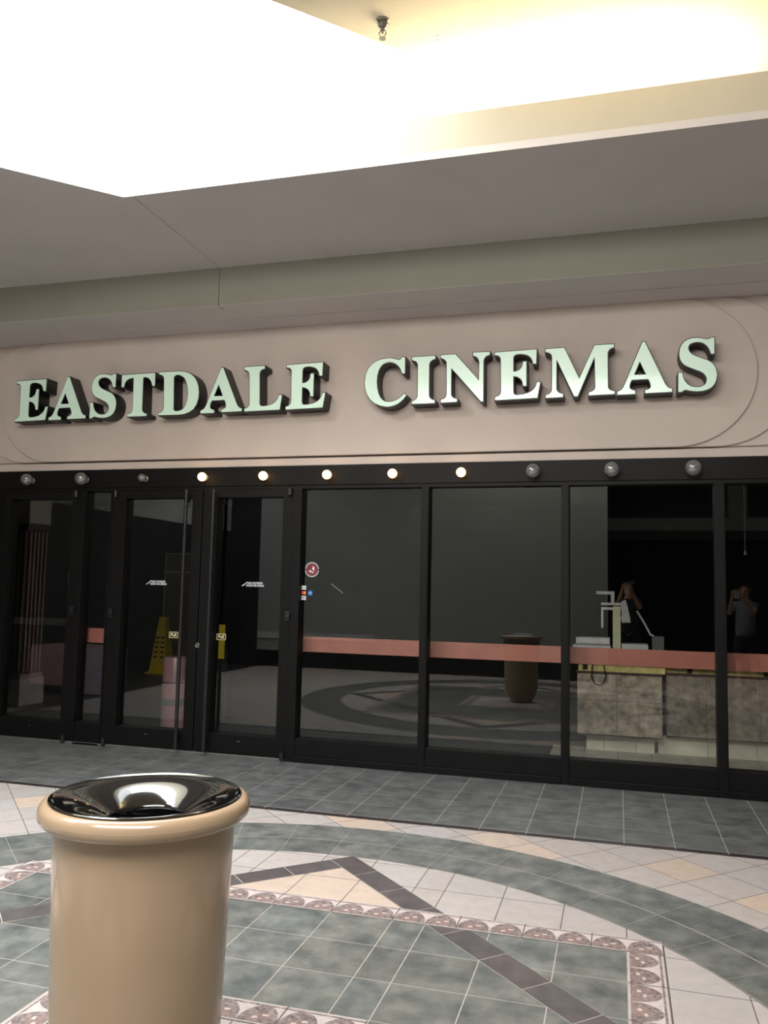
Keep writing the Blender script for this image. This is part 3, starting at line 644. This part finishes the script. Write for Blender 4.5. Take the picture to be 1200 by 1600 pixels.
# ---------------------------------------------------------------- sprinkler on the upper ceiling
M_brass = mat('sprinkler_chrome', (150, 146, 136), 0.28, 0.9, 0.08, 30)
t = thing('sprinkler_head', 'chrome fire sprinkler head hanging below the bright upper ceiling', 'sprinkler', (-1.309, 4.362, 4.80))
b = new(); lathe(b, [(0, 0), (.042, 0), (.042, -.006), (.036, -.012), (.030, -.012), (.030, -.018), (.034, -.030), (.028, -.040), (.018, -.046), (0, -.046)], 32); obj('escutcheon', b, M_brass, t, True)
b = new(); lathe(b, [(0, -.044), (.013, -.044), (.015, -.062), (.008, -.066), (.006, -.078), (0, -.078)], 20)
for s in (-1, 1): tube(b, [(s * .012, 0, -.06), (s * .021, 0, -.072), (s * .019, 0, -.086), (s * .005, 0, -.102)], .0035, 8)
obj('frame_arms', b, M_brass, t, True)
b = new(); lathe(b, [(0, -.100), (.006, -.100), (.006, -.106), (.020, -.108), (.020, -.110), (0, -.110)], 20); obj('deflector', b, M_brass, t, True)
t = thing('ceiling_hook', 'tiny metal hook hanging from the bright ceiling right of the sprinkler', 'hook', (-1.028, 4.572, 4.80))
b = new(); lathe(b, [(0, 0), (.010, 0), (.010, -.003), (0, -.003)], 16); obj('hook_plate', b, M_brass, t)
b = new(); tube(b, [(0, 0, -.002), (0, 0, -.018), (0, .003, -.028)], .0025, 6); obj('hook_pin', b, M_brass, t)

# ---------------------------------------------------------------- lobby behind the glass
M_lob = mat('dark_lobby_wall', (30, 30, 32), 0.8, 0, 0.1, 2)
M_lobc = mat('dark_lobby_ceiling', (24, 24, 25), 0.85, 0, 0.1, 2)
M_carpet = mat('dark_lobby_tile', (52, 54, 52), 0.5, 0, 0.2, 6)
M_lobtile = mat('cream_lobby_tile', (186, 178, 160), 0.45, 0, 0.1, 7, tone=False)
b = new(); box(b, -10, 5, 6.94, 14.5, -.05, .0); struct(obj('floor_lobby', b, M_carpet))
b = new()
for i in range(16):
    for j in range(5):
        x0 = -.62 + i * .305; y0 = 6.98 + j * .305
        box(b, x0 + .002, x0 + .303, y0 + .002, y0 + .303, -.01, .003)
for i, j in ((-4, 0), (-3, 0), (-6, 1)):
    x0 = -.62 + i * .305; box(b, x0 + .002, x0 + .303, 6.99 + j * .305, 7.29 + j * .305, -.01, .003)
struct(obj('floor_lobby_tiles', b, M_lobtile))
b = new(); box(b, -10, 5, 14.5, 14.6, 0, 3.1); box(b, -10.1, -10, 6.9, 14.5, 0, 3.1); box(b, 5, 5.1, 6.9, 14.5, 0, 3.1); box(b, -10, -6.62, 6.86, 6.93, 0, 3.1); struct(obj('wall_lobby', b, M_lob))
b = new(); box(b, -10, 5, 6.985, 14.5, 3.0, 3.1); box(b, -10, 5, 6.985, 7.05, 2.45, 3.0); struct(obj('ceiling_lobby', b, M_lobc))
# concession counter
M_marble = mat('mottled_brown_marble', (172, 152, 136), 0.3, 0, 0.2, 12, detail=12, tint=(100, 90, 79))
M_marble2 = mat('mottled_grey_marble', (150, 134, 120), 0.3, 0, 0.2, 11, detail=12, tint=(88, 80, 71))
M_dkwood = mat('dark_brown_trim', (64, 42, 34), 0.5, 0, 0.1, 8)
M_ply = mat('bare_yellow_wood', (206, 184, 120), 0.7, 0, 0.2, 12)
M_plinth = mat('cream_plinth_tile', (206, 198, 180), 0.4, 0, 0.08, 6)
M_dark = mat('dark_recess', (18, 16, 15), 0.8)
ct = thing('concession_counter', 'marble-clad concession counter with cream tiled plinth inside the right windows', 'counter', (1.3, 8.6, .003))
def L(x): return x - 1.3
def Ly(y): return y - 8.6
b = new(); box(b, L(-.29), L(3.6), Ly(8.475), Ly(9.0), .0, .80); box(b, L(-.36), L(3.6), Ly(8.41), Ly(8.475), .19, .80); obj('carcass', b, M_dark, ct)
b = new(); box(b, L(-.38), L(.39), Ly(8.25), Ly(8.41), .17, .735, bev=.003)
obj('front_panel', b, M_marble, ct, label='protruding left marble panel')
b = new(); box(b, L(.43), L(1.7), Ly(8.33), Ly(8.41), .185, .745, bev=.003); obj('front_panel', b, M_marble2, ct)
b = new(); box(b, L(1.705), L(3.6), Ly(8.33), Ly(8.41), .185, .745, bev=.003); obj('front_panel', b, M_marble2, ct)
b = new()
for x in (.0, ): pass
for x in (-.02, .18): box(b, L(x), L(x + .003), Ly(8.248), Ly(8.2505), .17, .735)
box(b, L(-.38), L(.39), Ly(8.248), Ly(8.2505), .485, .488)
for x in (.78, 1.24, 2.2, 2.8): box(b, L(x), L(x + .003), Ly(8.328), Ly(8.3305), .185, .745)
b.free()
for n_, (x0, x1, yy, z0, z1) in enumerate([(-.02, -.017, 8.2485, .17, .735), (.18, .183, 8.2485, .17, .735), (-.38, .39, 8.2485, .485, .488), (.78, .783, 8.3285, .185, .745), (1.24, 1.243, 8.3285, .185, .745), (2.2, 2.203, 8.3285, .185, .745)]):
    b = new(); box(b, L(x0), L(x1), Ly(yy), Ly(yy + .003), z0, z1); obj('panel_joint', b, M_dkwood, ct)
b = new(); box(b, L(-.39), L(.40), Ly(8.24), Ly(8.42), .735, .755, bev=.003); box(b, L(.40), L(3.6), Ly(8.32), Ly(8.42), .745, .765, bev=.003)
box(b, L(-.38), L(.39), Ly(8.252), Ly(8.42), .155, .172); box(b, L(.43), L(3.6), Ly(8.335), Ly(8.42), .17, .187); obj('wood_trim', b, M_dkwood, ct)
b = new(); box(b, L(-.37), L(.42), Ly(8.27), Ly(8.42), .755, .825); box(b, L(.42), L(3.6), Ly(8.35), Ly(8.42), .765, .825); obj('bare_edge', b, M_ply, ct)
for x in (-.33, .62, 1.28):
    b = new(); box(b, L(x), L(x + .045), Ly(8.262 if x < .4 else 8.342), Ly(8.3 if x < .4 else 8.38), .768, .822); obj('bracket', b, M_dark, ct)
b = new(); box(b, L(-.40), L(3.6), Ly(8.24), Ly(9.05), .825, .86, bev=.004); obj('countertop', b, M_dkwood, ct)
b = new()
for x0, x1 in ((-.30, -.14), (-.137, .155), (.158, .325)): box(b, L(x0), L(x1), Ly(8.385), Ly(8.46), .0, .16, bev=.002)
for x0, x1 in ((.36, .80), (.803, 1.22), (1.223, 1.64), (1.643, 2.1), (2.103, 2.6), (2.603, 3.6)): box(b, L(x0), L(x1), Ly(8.42), Ly(8.47), .0, .17, bev=.002)
obj('plinth', b, M_plinth, ct)
b = new(); tube(b, [(L(-.235), Ly(8.26), .86), (L(-.24), Ly(8.232), .80), (L(-.245), Ly(8.23), .70), (L(-.22), Ly(8.23), .645), (L(-.175), Ly(8.23), .63), (L(-.135), Ly(8.23), .65), (L(-.115), Ly(8.23), .72), (L(-.13), Ly(8.232), .80), (L(-.14), Ly(8.26), .86)], .006, 8); obj('hanging_cord', b, M_black, ct, True, 'thin black looped cord')
# clutter on the counter
M_paper = mat('white_paper_roll', (214, 208, 206), 0.6, 0, 0.05, 10)
M_grey = mat('pale_grey_plastic', (190, 190, 186), 0.5, 0, 0.04, 6)
M_creamp = mat('cream_metal_post', (206, 200, 168), 0.5, 0, 0.06, 6)
M_clothw = mat('off_white_cloth', (186, 184, 180), 0.9, 0, 0.06, 20)
CT = .8655
b = new(); box(b, -.43, -.07, 8.36, 8.62, 0, .13, bev=.008); o = obj('plastic_tray', b, M_grey); o.location.z = CT; tag(o, 'pale grey plastic tray lying at the left end of the counter', 'tray')
b = new(); tube(b, [(-.40, 8.45, CT + .168), (-.08, 8.45, CT + .168)], .036, 20); o = obj('paper_roll', b, M_paper, None, True); tag(o, 'white paper roll lying on the grey tray, nearer one', 'paper roll', 'paper rolls on the tray')
b = new(); tube(b, [(-.36, 8.53, CT + .168), (-.08, 8.53, CT + .168)], .036, 20); o = obj('paper_roll', b, M_paper, None, True); tag(o, 'white paper roll lying on the grey tray behind the other roll', 'paper roll', 'paper rolls on the tray')
ds = thing('display_stand', 'cream upright display stand with thin white bracket arms on the counter', 'display stand', (-.015, 8.42, CT))
b = new(); box(b, -.037, .037, -.03, .03, 0, .51, bev=.004); obj('post', b, M_creamp, ds)
b = new(); box(b, -.19, -.02, -.012, .012, .625, .655, bev=.002); box(b, -.055, -.02, -.012, .012, .545, .625, bev=.002); obj('upper_bracket', b, M_grey, ds)
b = new(); box(b, -.145, -.037, -.01, .01, .475, .50, bev=.002); box(b, -.145, -.125, -.01, .01, .30, .475, bev=.002); obj('side_bracket', b, M_paper, ds)
b = new(); box(b, -.145, .05, -.05, .05, .52, .545, bev=.003); obj('shelf_bar', b, M_grey, ds)
b = new()
P = [(.045, .56), (.085, .575), (.10, .52), (.125, .40), (.13, .36), (.05, .355), (.04, .40), (.05, .44), (.038, .50)]
F = b.faces.new([b.verts.new((x, -.008, z)) for x, z in P]); e = bmesh.ops.extrude_face_region(b, geom=[F]); bmesh.ops.translate(b, vec=(0, .016, 0), verts=[v for v in e['geom'] if isinstance(v, bmesh.types.BMVert)])
o = obj('hanging_cloth', b, M_clothw); o.location = (-.015, 8.40, CT); tag(o, 'off-white cloth hanging from the top of the cream display stand', 'cloth')
b = new(); box(b, .03, .275, 8.36, 8.60, 0, .155, bev=.006); o = obj('till_box', b, M_grey); o.location.z = CT; tag(o, 'low pale box on the counter right beside the cream stand', 'box')
b = new(); box(b, .31, .42, 8.38, 8.52, 0, .235, bev=.008); o = obj('card_terminal', b, mat('dark_grey_plastic', (88, 88, 86), .5)); o.location.z = CT; tag(o, 'small upright grey terminal box on the counter, rightmost item', 'terminal')
b = new(); tube(b, [(.175, 8.5, CT + .47), (.24, 8.48, CT + .36), (.30, 8.45, CT + .245), (.33, 8.44, CT + .238)], .010, 8); o = obj('slanted_arm', b, M_clothw, None, True); tag(o, 'thin pale slanted rod leaning down onto the grey terminal box', 'rod')
# lobby fittings
tag(obj('strip_light', (lambda b: (box(b, .2, .95, 9.0, 9.1, 2.66, 2.70, bev=.005), b)[1])(new()), M_grey), 'unlit grey strip light under the dark lobby ceiling', 'ceiling light')
b = new(); box(b, -.12, 1.9, 10.0, 10.2, 2.24, 2.38); box(b, 1.2, 1.4, 10.0, 10.2, 2.38, 3.0); struct(obj('trim_4', b, mat('grey_beam', (96, 96, 94), .7)))
pc = thing('pull_cord', 'thin pull cord with pale tip hanging in the dark lobby', 'cord', (1.23, 9.0, 1.93))
b = new(); tube(b, [(0, 0, .02), (0, 0, 1.07)], .0035, 6); obj('cord', b, M_grey, pc)
b = new(); lathe(b, [(0, -.02), (.012, -.012), (.013, .01), (.006, .03), (0, .03)], 16); obj('tip', b, M_paper, pc, True)
# wet floor cone
M_yel = mat('yellow_plastic', (196, 168, 26), 0.4, 0, 0.05, 5)
cn = thing('wet_floor_cone', 'tall yellow wet floor safety cone with black markings seen through the second door', 'safety cone', (-7.40, 12.6, 0))
b = new()
rings = []
for (h, z) in ((.20, .0), (.20, .03), (.155, .035), (.06, .90), (.055, .94), (.0, .945)):
    if h: rings.append([b.verts.new((sx * h, sy * h, z)) for sx, sy in ((-1, -1), (1, -1), (1, 1), (-1, 1))])
for a, c_ in zip(rings, rings[1:]):
    for k in range(4): b.faces.new([a[k], a[(k + 1) % 4], c_[(k + 1) % 4], c_[k]])
b.faces.new(rings[-1]); b.faces.new(rings[0][::-1]); obj('cone_body', b, M_yel, cn)
for k, z in enumerate((.60, .52, .44, .36, .28)):
    w = .155 - (z - .035) * .11
    for s in (-1, 1):
        b = new(); box(b, s * w * .5 - .035, s * w * .5 + .035, -w - .004, -w + .004, z - .013, z + .013); obj('printed_bar', b, M_blackd, cn)
# pink cylinder
M_pink = mat('dusty_pink_metal', (166, 124, 127), 0.3, 0, 0.02, 3, coat=.3)
M_greyband = mat('grey_band', (110, 104, 102), 0.4, 0, 0.03)
cy = thing('ticket_stub_post', 'dusty pink round post with a grey band standing just inside the second door', 'post', (-4.49, 7.93, 0))
b = new(); lathe(b, [(0, 0), (.135, 0), (.135, .72), (.128, .735), (0, .735)], 40); obj('post_body', b, M_pink, cy, True)
b = new(); lathe(b, [(.136, .24), (.1375, .24), (.1375, .31), (.136, .31)], 40); obj('grey_band', b, M_greyband, cy, True)
b = new(); lathe(b, [(.136, .47), (.138, .475), (.136, .48)], 40); obj('dark_ring', b, M_dark, cy, True)
# mauve seat
bn = thing('lobby_bench', 'mauve upholstered block bench in the dark left part of the lobby', 'bench', (-7.40, 10.1, 0))
b = new(); box(b, -.42, .42, -.3, .3, .08, .62, bev=.05); obj('upholstery', b, mat('mauve_upholstery', (150, 112, 122), .8, 0, .05, 10), bn, True)
b = new(); box(b, -.38, .38, -.26, .26, 0, .09); obj('base', b, M_dark, bn)
b = new(); box(b, -6.92, -6.52, 9.72, 10.2, 0.0, .62, bev=.05); tag(obj('lobby_ottoman', b, mat('lilac_upholstery', (150, 132, 150), .8, 0, .05, 10), None, True), 'lilac upholstered block seat seen through the narrow glass between the doors', 'ottoman')
# tall cabinet with a pale outline
cb = thing('tall_cabinet', 'tall dim brown cabinet with pale outline behind the yellow cone', 'cabinet', (-7.45, 13.3, 0))
b = new(); box(b, -.30, .30, -.15, .15, 0, 2.04, bev=.01); obj('cabinet_body', b, mat('dim_brown_panel', (92, 84, 66), .6), cb)
b = new(); box(b, -.30, -.288, -.156, -.148, .05, 2.04); box(b, .288, .30, -.156, -.148, .05, 2.04); box(b, -.30, .30, -.156, -.148, 2.028, 2.04); box(b, -.30, .30, -.156, -.148, 1.70, 1.71); obj('pale_edging', b, M_creamp, cb)
# yellow folding sign and blue banner behind the third door
fs = thing('folding_floor_sign', 'yellow folding floor sign behind the left edge of the third door', 'floor sign', (-4.26, 8.3, 0))
b = new(); box(b, -.10, .14, -.012, .012, .70, 1.07, bev=.01); obj('front_board', b, M_yel, fs)
b = new(); box(b, -.12, .16, .02, .05, 0, .80); obj('stand', b, M_dark, fs)
bl = thing('banner_stand', 'narrow blue banner on a dark pole behind the third door handle', 'banner', (-4.40, 8.6, 0))
b = new(); box(b, -.035, .03, -.006, .006, 1.30, 2.08); obj('banner', b, mat('blue_banner', (90, 100, 200), .6, 0, .15, 20), bl)
b = new(); tube(b, [(.04, 0, .02), (.04, 0, 2.12)], .016, 10); box(b, -.12, .2, -.1, .1, 0, .02); obj('pole', b, M_dark, bl, True)
# vertical bar fittings seen through the left door
b = new(); box(b, -6.9, -5.2, 7.5, 7.53, .98, 1.07); 
b.free()

# ---------------------------------------------------------------- people reflected in the glass
M_skin = mat('skin', (198, 150, 124), 0.55, 0, 0.03, 12)
M_lips = mat('lips', (150, 80, 76), .5)
M_hair = mat('dark_hair', (34, 25, 21), 0.5, 0, 0.15, 60)
def skin_mesh(name, verts, edges, radii, m, parent, sub=2, root=0, loc=(0, 0, 0)):
    me = bpy.data.meshes.new(name); me.from_pydata(verts, edges, [])
    o = bpy.data.objects.new('tmp', me); C.objects.link(o)
    md = o.modifiers.new('s', 'SKIN')
    for i, r in enumerate(radii):
        sv = me.skin_vertices[0].data[i]; sv.radius = r if isinstance(r, tuple) else (r, r); sv.use_root = (i == root)
    o.modifiers.new('u', 'SUBSURF').levels = sub
    dg = bpy.context.evaluated_depsgraph_get(); dg.update()
    m2 = bpy.data.meshes.new_from_object(o.evaluated_get(dg)); m2.name = name
    bpy.data.objects.remove(o)
    for p in m2.polygons: p.use_smooth = True
    m2.materials.clear(); m2.materials.append(m)
    q = bpy.data.objects.new(name, m2); C.objects.link(q); q.parent = parent
    return q
def person(loc, rz, label, shirt, lower, hand_l, hand_r, h=1.70, long_hair=True, group=None, sleeve=True):
    """standing figure facing +Y with both forearms raised to the hand targets (local coords)"""
    t = thing('person', label, 'person', loc, rz)
    k = h / 1.70
    S = lambda *v: tuple(c * k for c in v)
    V, E, R = [], [], []
    def add(p, r, par=None):
        V.append(tuple(p)); R.append(r if not isinstance(r, tuple) else r)
        if par is not None: E.append((par, len(V) - 1))
        return len(V) - 1
    pel = add(S(0, 0, .92), (.15 * k, .105 * k))
    wst = add(S(0, .0, 1.08), (.125 * k, .09 * k), pel)
    chs = add(S(0, -.01, 1.26), (.15 * k, .10 * k), wst)
    shd = add(S(0, -.01, 1.37), (.10 * k, .075 * k), chs)
    nk = add(S(0, .0, 1.45), .052 * k, shd)
    nk2 = add(S(0, .01, 1.50), .05 * k, nk)
    hd1 = add(S(0, .025, 1.545), (.062 * k, .075 * k), nk2)
    hd2 = add(S(0, .015, 1.61), (.074 * k, .095 * k), hd1)
    hd3 = add(S(0, .01, 1.665), (.055 * k, .07 * k), hd2)
    def limb(side, hand):
        a = add(S(side * .15, -.01, 1.355), .052 * k, shd)
        sh = Vector(V[a]); hv = Vector(hand)
        mid = (sh + hv) / 2; d = (hv - sh).length; up_, lo_ = .29 * k, .27 * k
        off = math.sqrt(max(.0, ((up_ + lo_) / 2) ** 2 - (d / 2) ** 2))
        el = mid + Vector((side * .35, -.1, -1)).normalized() * off
        b1 = add((sh * .5 + el * .5), .043 * k, a); e = add(el, .036 * k, b1)
        f = add(el * .55 + hv * .45, .034 * k, e); w = add(el * .12 + hv * .88, .024 * k, f)
        dv = (hv - el).normalized()
        p = add(hv + dv * .02, (.032 * k, .016 * k), w)
        # five separate fingers curled inwards
        side_v = dv.cross(Vector((0, 1, 0))).normalized(); cur = Vector((-side, .35, .1)).normalized()
        for q, ln in ((-1.5, .060), (-.5, .072), (.5, .070), (1.5, .055)):
            r0 = add(hv + dv * .055 + side_v * q * .017, .0085, p)
            r1 = add(Vector(V[r0]) + dv * ln * .5 + cur * .010, .0078, r0)
            add(Vector(V[r1]) + dv * ln * .25 + cur * ln * .45, .0068, r1)
        th = add(hv + side_v * side * .035 + dv * .010, .0095, p)
        add(Vector(V[th]) + dv * .030 + side_v * side * .012 + cur * .02, .008, th)
        return a, b1, e, sh, el
    la = limb(-1, hand_l); ra = limb(1, hand_r)
    for s in (-1, 1):
        h1 = add(S(s * .085, 0, .86), .088 * k, pel); h2 = add(S(s * .095, .01, .66), .072 * k, h1)
        kn = add(S(s * .098, .02, .48), .054 * k, h2); cf = add(S(s * .10, -.005, .32), .052 * k, kn)
        an = add(S(s * .10, -.02, .09), .034 * k, cf); ft = add(S(s * .105, .06, .035), (.038 * k, .028 * k), an); add(S(s * .11, .15, .025), (.036 * k, .020 * k), ft)
    body = skin_mesh('body', V, E, R, M_skin, t)
    # face and ears
    b = new(); tube(b, [S(0, .088, 1.625), S(0, .108, 1.59), S(0, .095, 1.582)], [.007, .011, .009], 8); obj('nose', b, M_skin, body, True)
    def oval(nm, r, sc, at, m):
        b = new(); vs = bmesh.ops.create_uvsphere(b, u_segments=10, v_segments=6, radius=r * k)['verts']
        for v in vs: v.co = Vector((v.co.x * sc[0], v.co.y * sc[1], v.co.z * sc[2])) + Vector(S(*at))
        obj(nm, b, m, body, True)
    for s in (-1, 1):
        oval('ear', .020, (.4, 1, 1.5), (s * .078, .012, 1.60), M_skin); oval('eye', .010, (1.2, .6, .7), (s * .030, .098, 1.618), M_hair)
    oval('mouth', .018, (1.1, .35, .25), (0, .096, 1.557), M_lips)
    hv_, he, hr = [S(0, -.022, 1.60), S(0, -.005, 1.665), S(0, -.055, 1.56)], [(0, 1), (0, 2)], [(.088 * k, .085 * k), (.076 * k, .088 * k), (.07 * k, .055 * k)]
    if long_hair:
        hv_ += [S(0, -.085, 1.46), S(0, -.11, 1.33)]; he += [(2, 3), (3, 4)]; hr += [(.085 * k, .03 * k), (.06 * k, .022 * k)]
    skin_mesh('hair', hv_, he, hr, M_hair, t)
    # shirt
    sv = [S(0, 0, .80), S(0, 0, 1.08), S(0, -.01, 1.26), S(0, -.01, 1.37), S(0, 0, 1.425)]; se = [(0, 1), (1, 2), (2, 3), (3, 4)]; sr = [(.185 * k, .14 * k), (.155 * k, .118 * k), (.168 * k, .118 * k), (.12 * k, .092 * k), (.066 * k, .062 * k)]
    for A in (la, ra):
        sv.append(tuple(A[3])); se.append((3, len(sv) - 1)); sr.append(.066 * k)
        sv.append(tuple(A[3] * .35 + A[4] * .65)); se.append((len(sv) - 2, len(sv) - 1)); sr.append(.058 * k)
    skin_mesh('shirt', sv, se, sr, shirt, t)
    tv = [S(0, 0, 1.0)]; te = []; tr = [(.165 * k, .122 * k)]
    for s in (-1, 1):
        tv += [S(s * .088, 0, .84), S(s * .098, .01, .64), S(s * .10, .015, .48)]; n = len(tv)
        te += [(0, n - 3), (n - 3, n - 2), (n - 2, n - 1)]; tr += [.10 * k, .088 * k, .072 * k]
        if lower == M_jeans: tv += [S(s * .10, -.01, .12)]; te += [(n - 1, n)]; tr += [.058 * k]
    skin_mesh('trousers' if lower == M_jeans else 'shorts', tv, te, tr, lower, t)
    for s in (-1, 1):
        skin_mesh('shoe', [S(s * .10, -.03, .045), S(s * .105, .05, .04), S(s * .11, .14, .032)], [(0, 1), (1, 2)], [(.046 * k, .045 * k), (.046 * k, .04 * k), (.044 * k, .032 * k)], M_dark, t)
    return t
M_jeans = mat('dark_trousers', (30, 32, 40), .85, 0, .08, 30)
M_shorts = mat('black_shorts', (22, 22, 24), .85, 0, .08, 30)
M_tee = mat('dark_top', (40, 42, 48), .85, 0, .08, 30)
M_tee2 = mat('grey_blue_top', (120, 128, 134), .85, 0, .06, 30)
def phone(x, y, z, lab):
    t = thing('mobile_phone', lab, 'phone', (x, y, z))
    b = new(); box(b, -.036, .036, -.004, .004, -.072, .072, bev=.003); obj('phone_case', b, M_paper, t)
    b = new(); vs = lathe(b, [(0, .006), (.006, .006), (.006, .004)], 16, axis='Y'); shift(b, vs, (.022, 0, .055)); obj('camera_lens', b, M_dark, t)
person((.17, -.42, .0062), 0, 'photographer in dark top holding a white phone up to the face', M_tee, M_jeans, (-.105, .30, 1.56), (.035, .30, 1.56), 1.70)
phone(.135, -.075, 1.575, 'white mobile phone held up by the photographer in the dark top')
person((1.92, -.40, .0062), .25, 'person in grey-blue top and black shorts standing with both forearms raised', M_tee2, M_shorts, (-.15, .28, 1.50), (-.03, .28, 1.50), 1.70)
phone(1.76, -.10, 1.53, 'white mobile phone held up by the person in the grey-blue top')
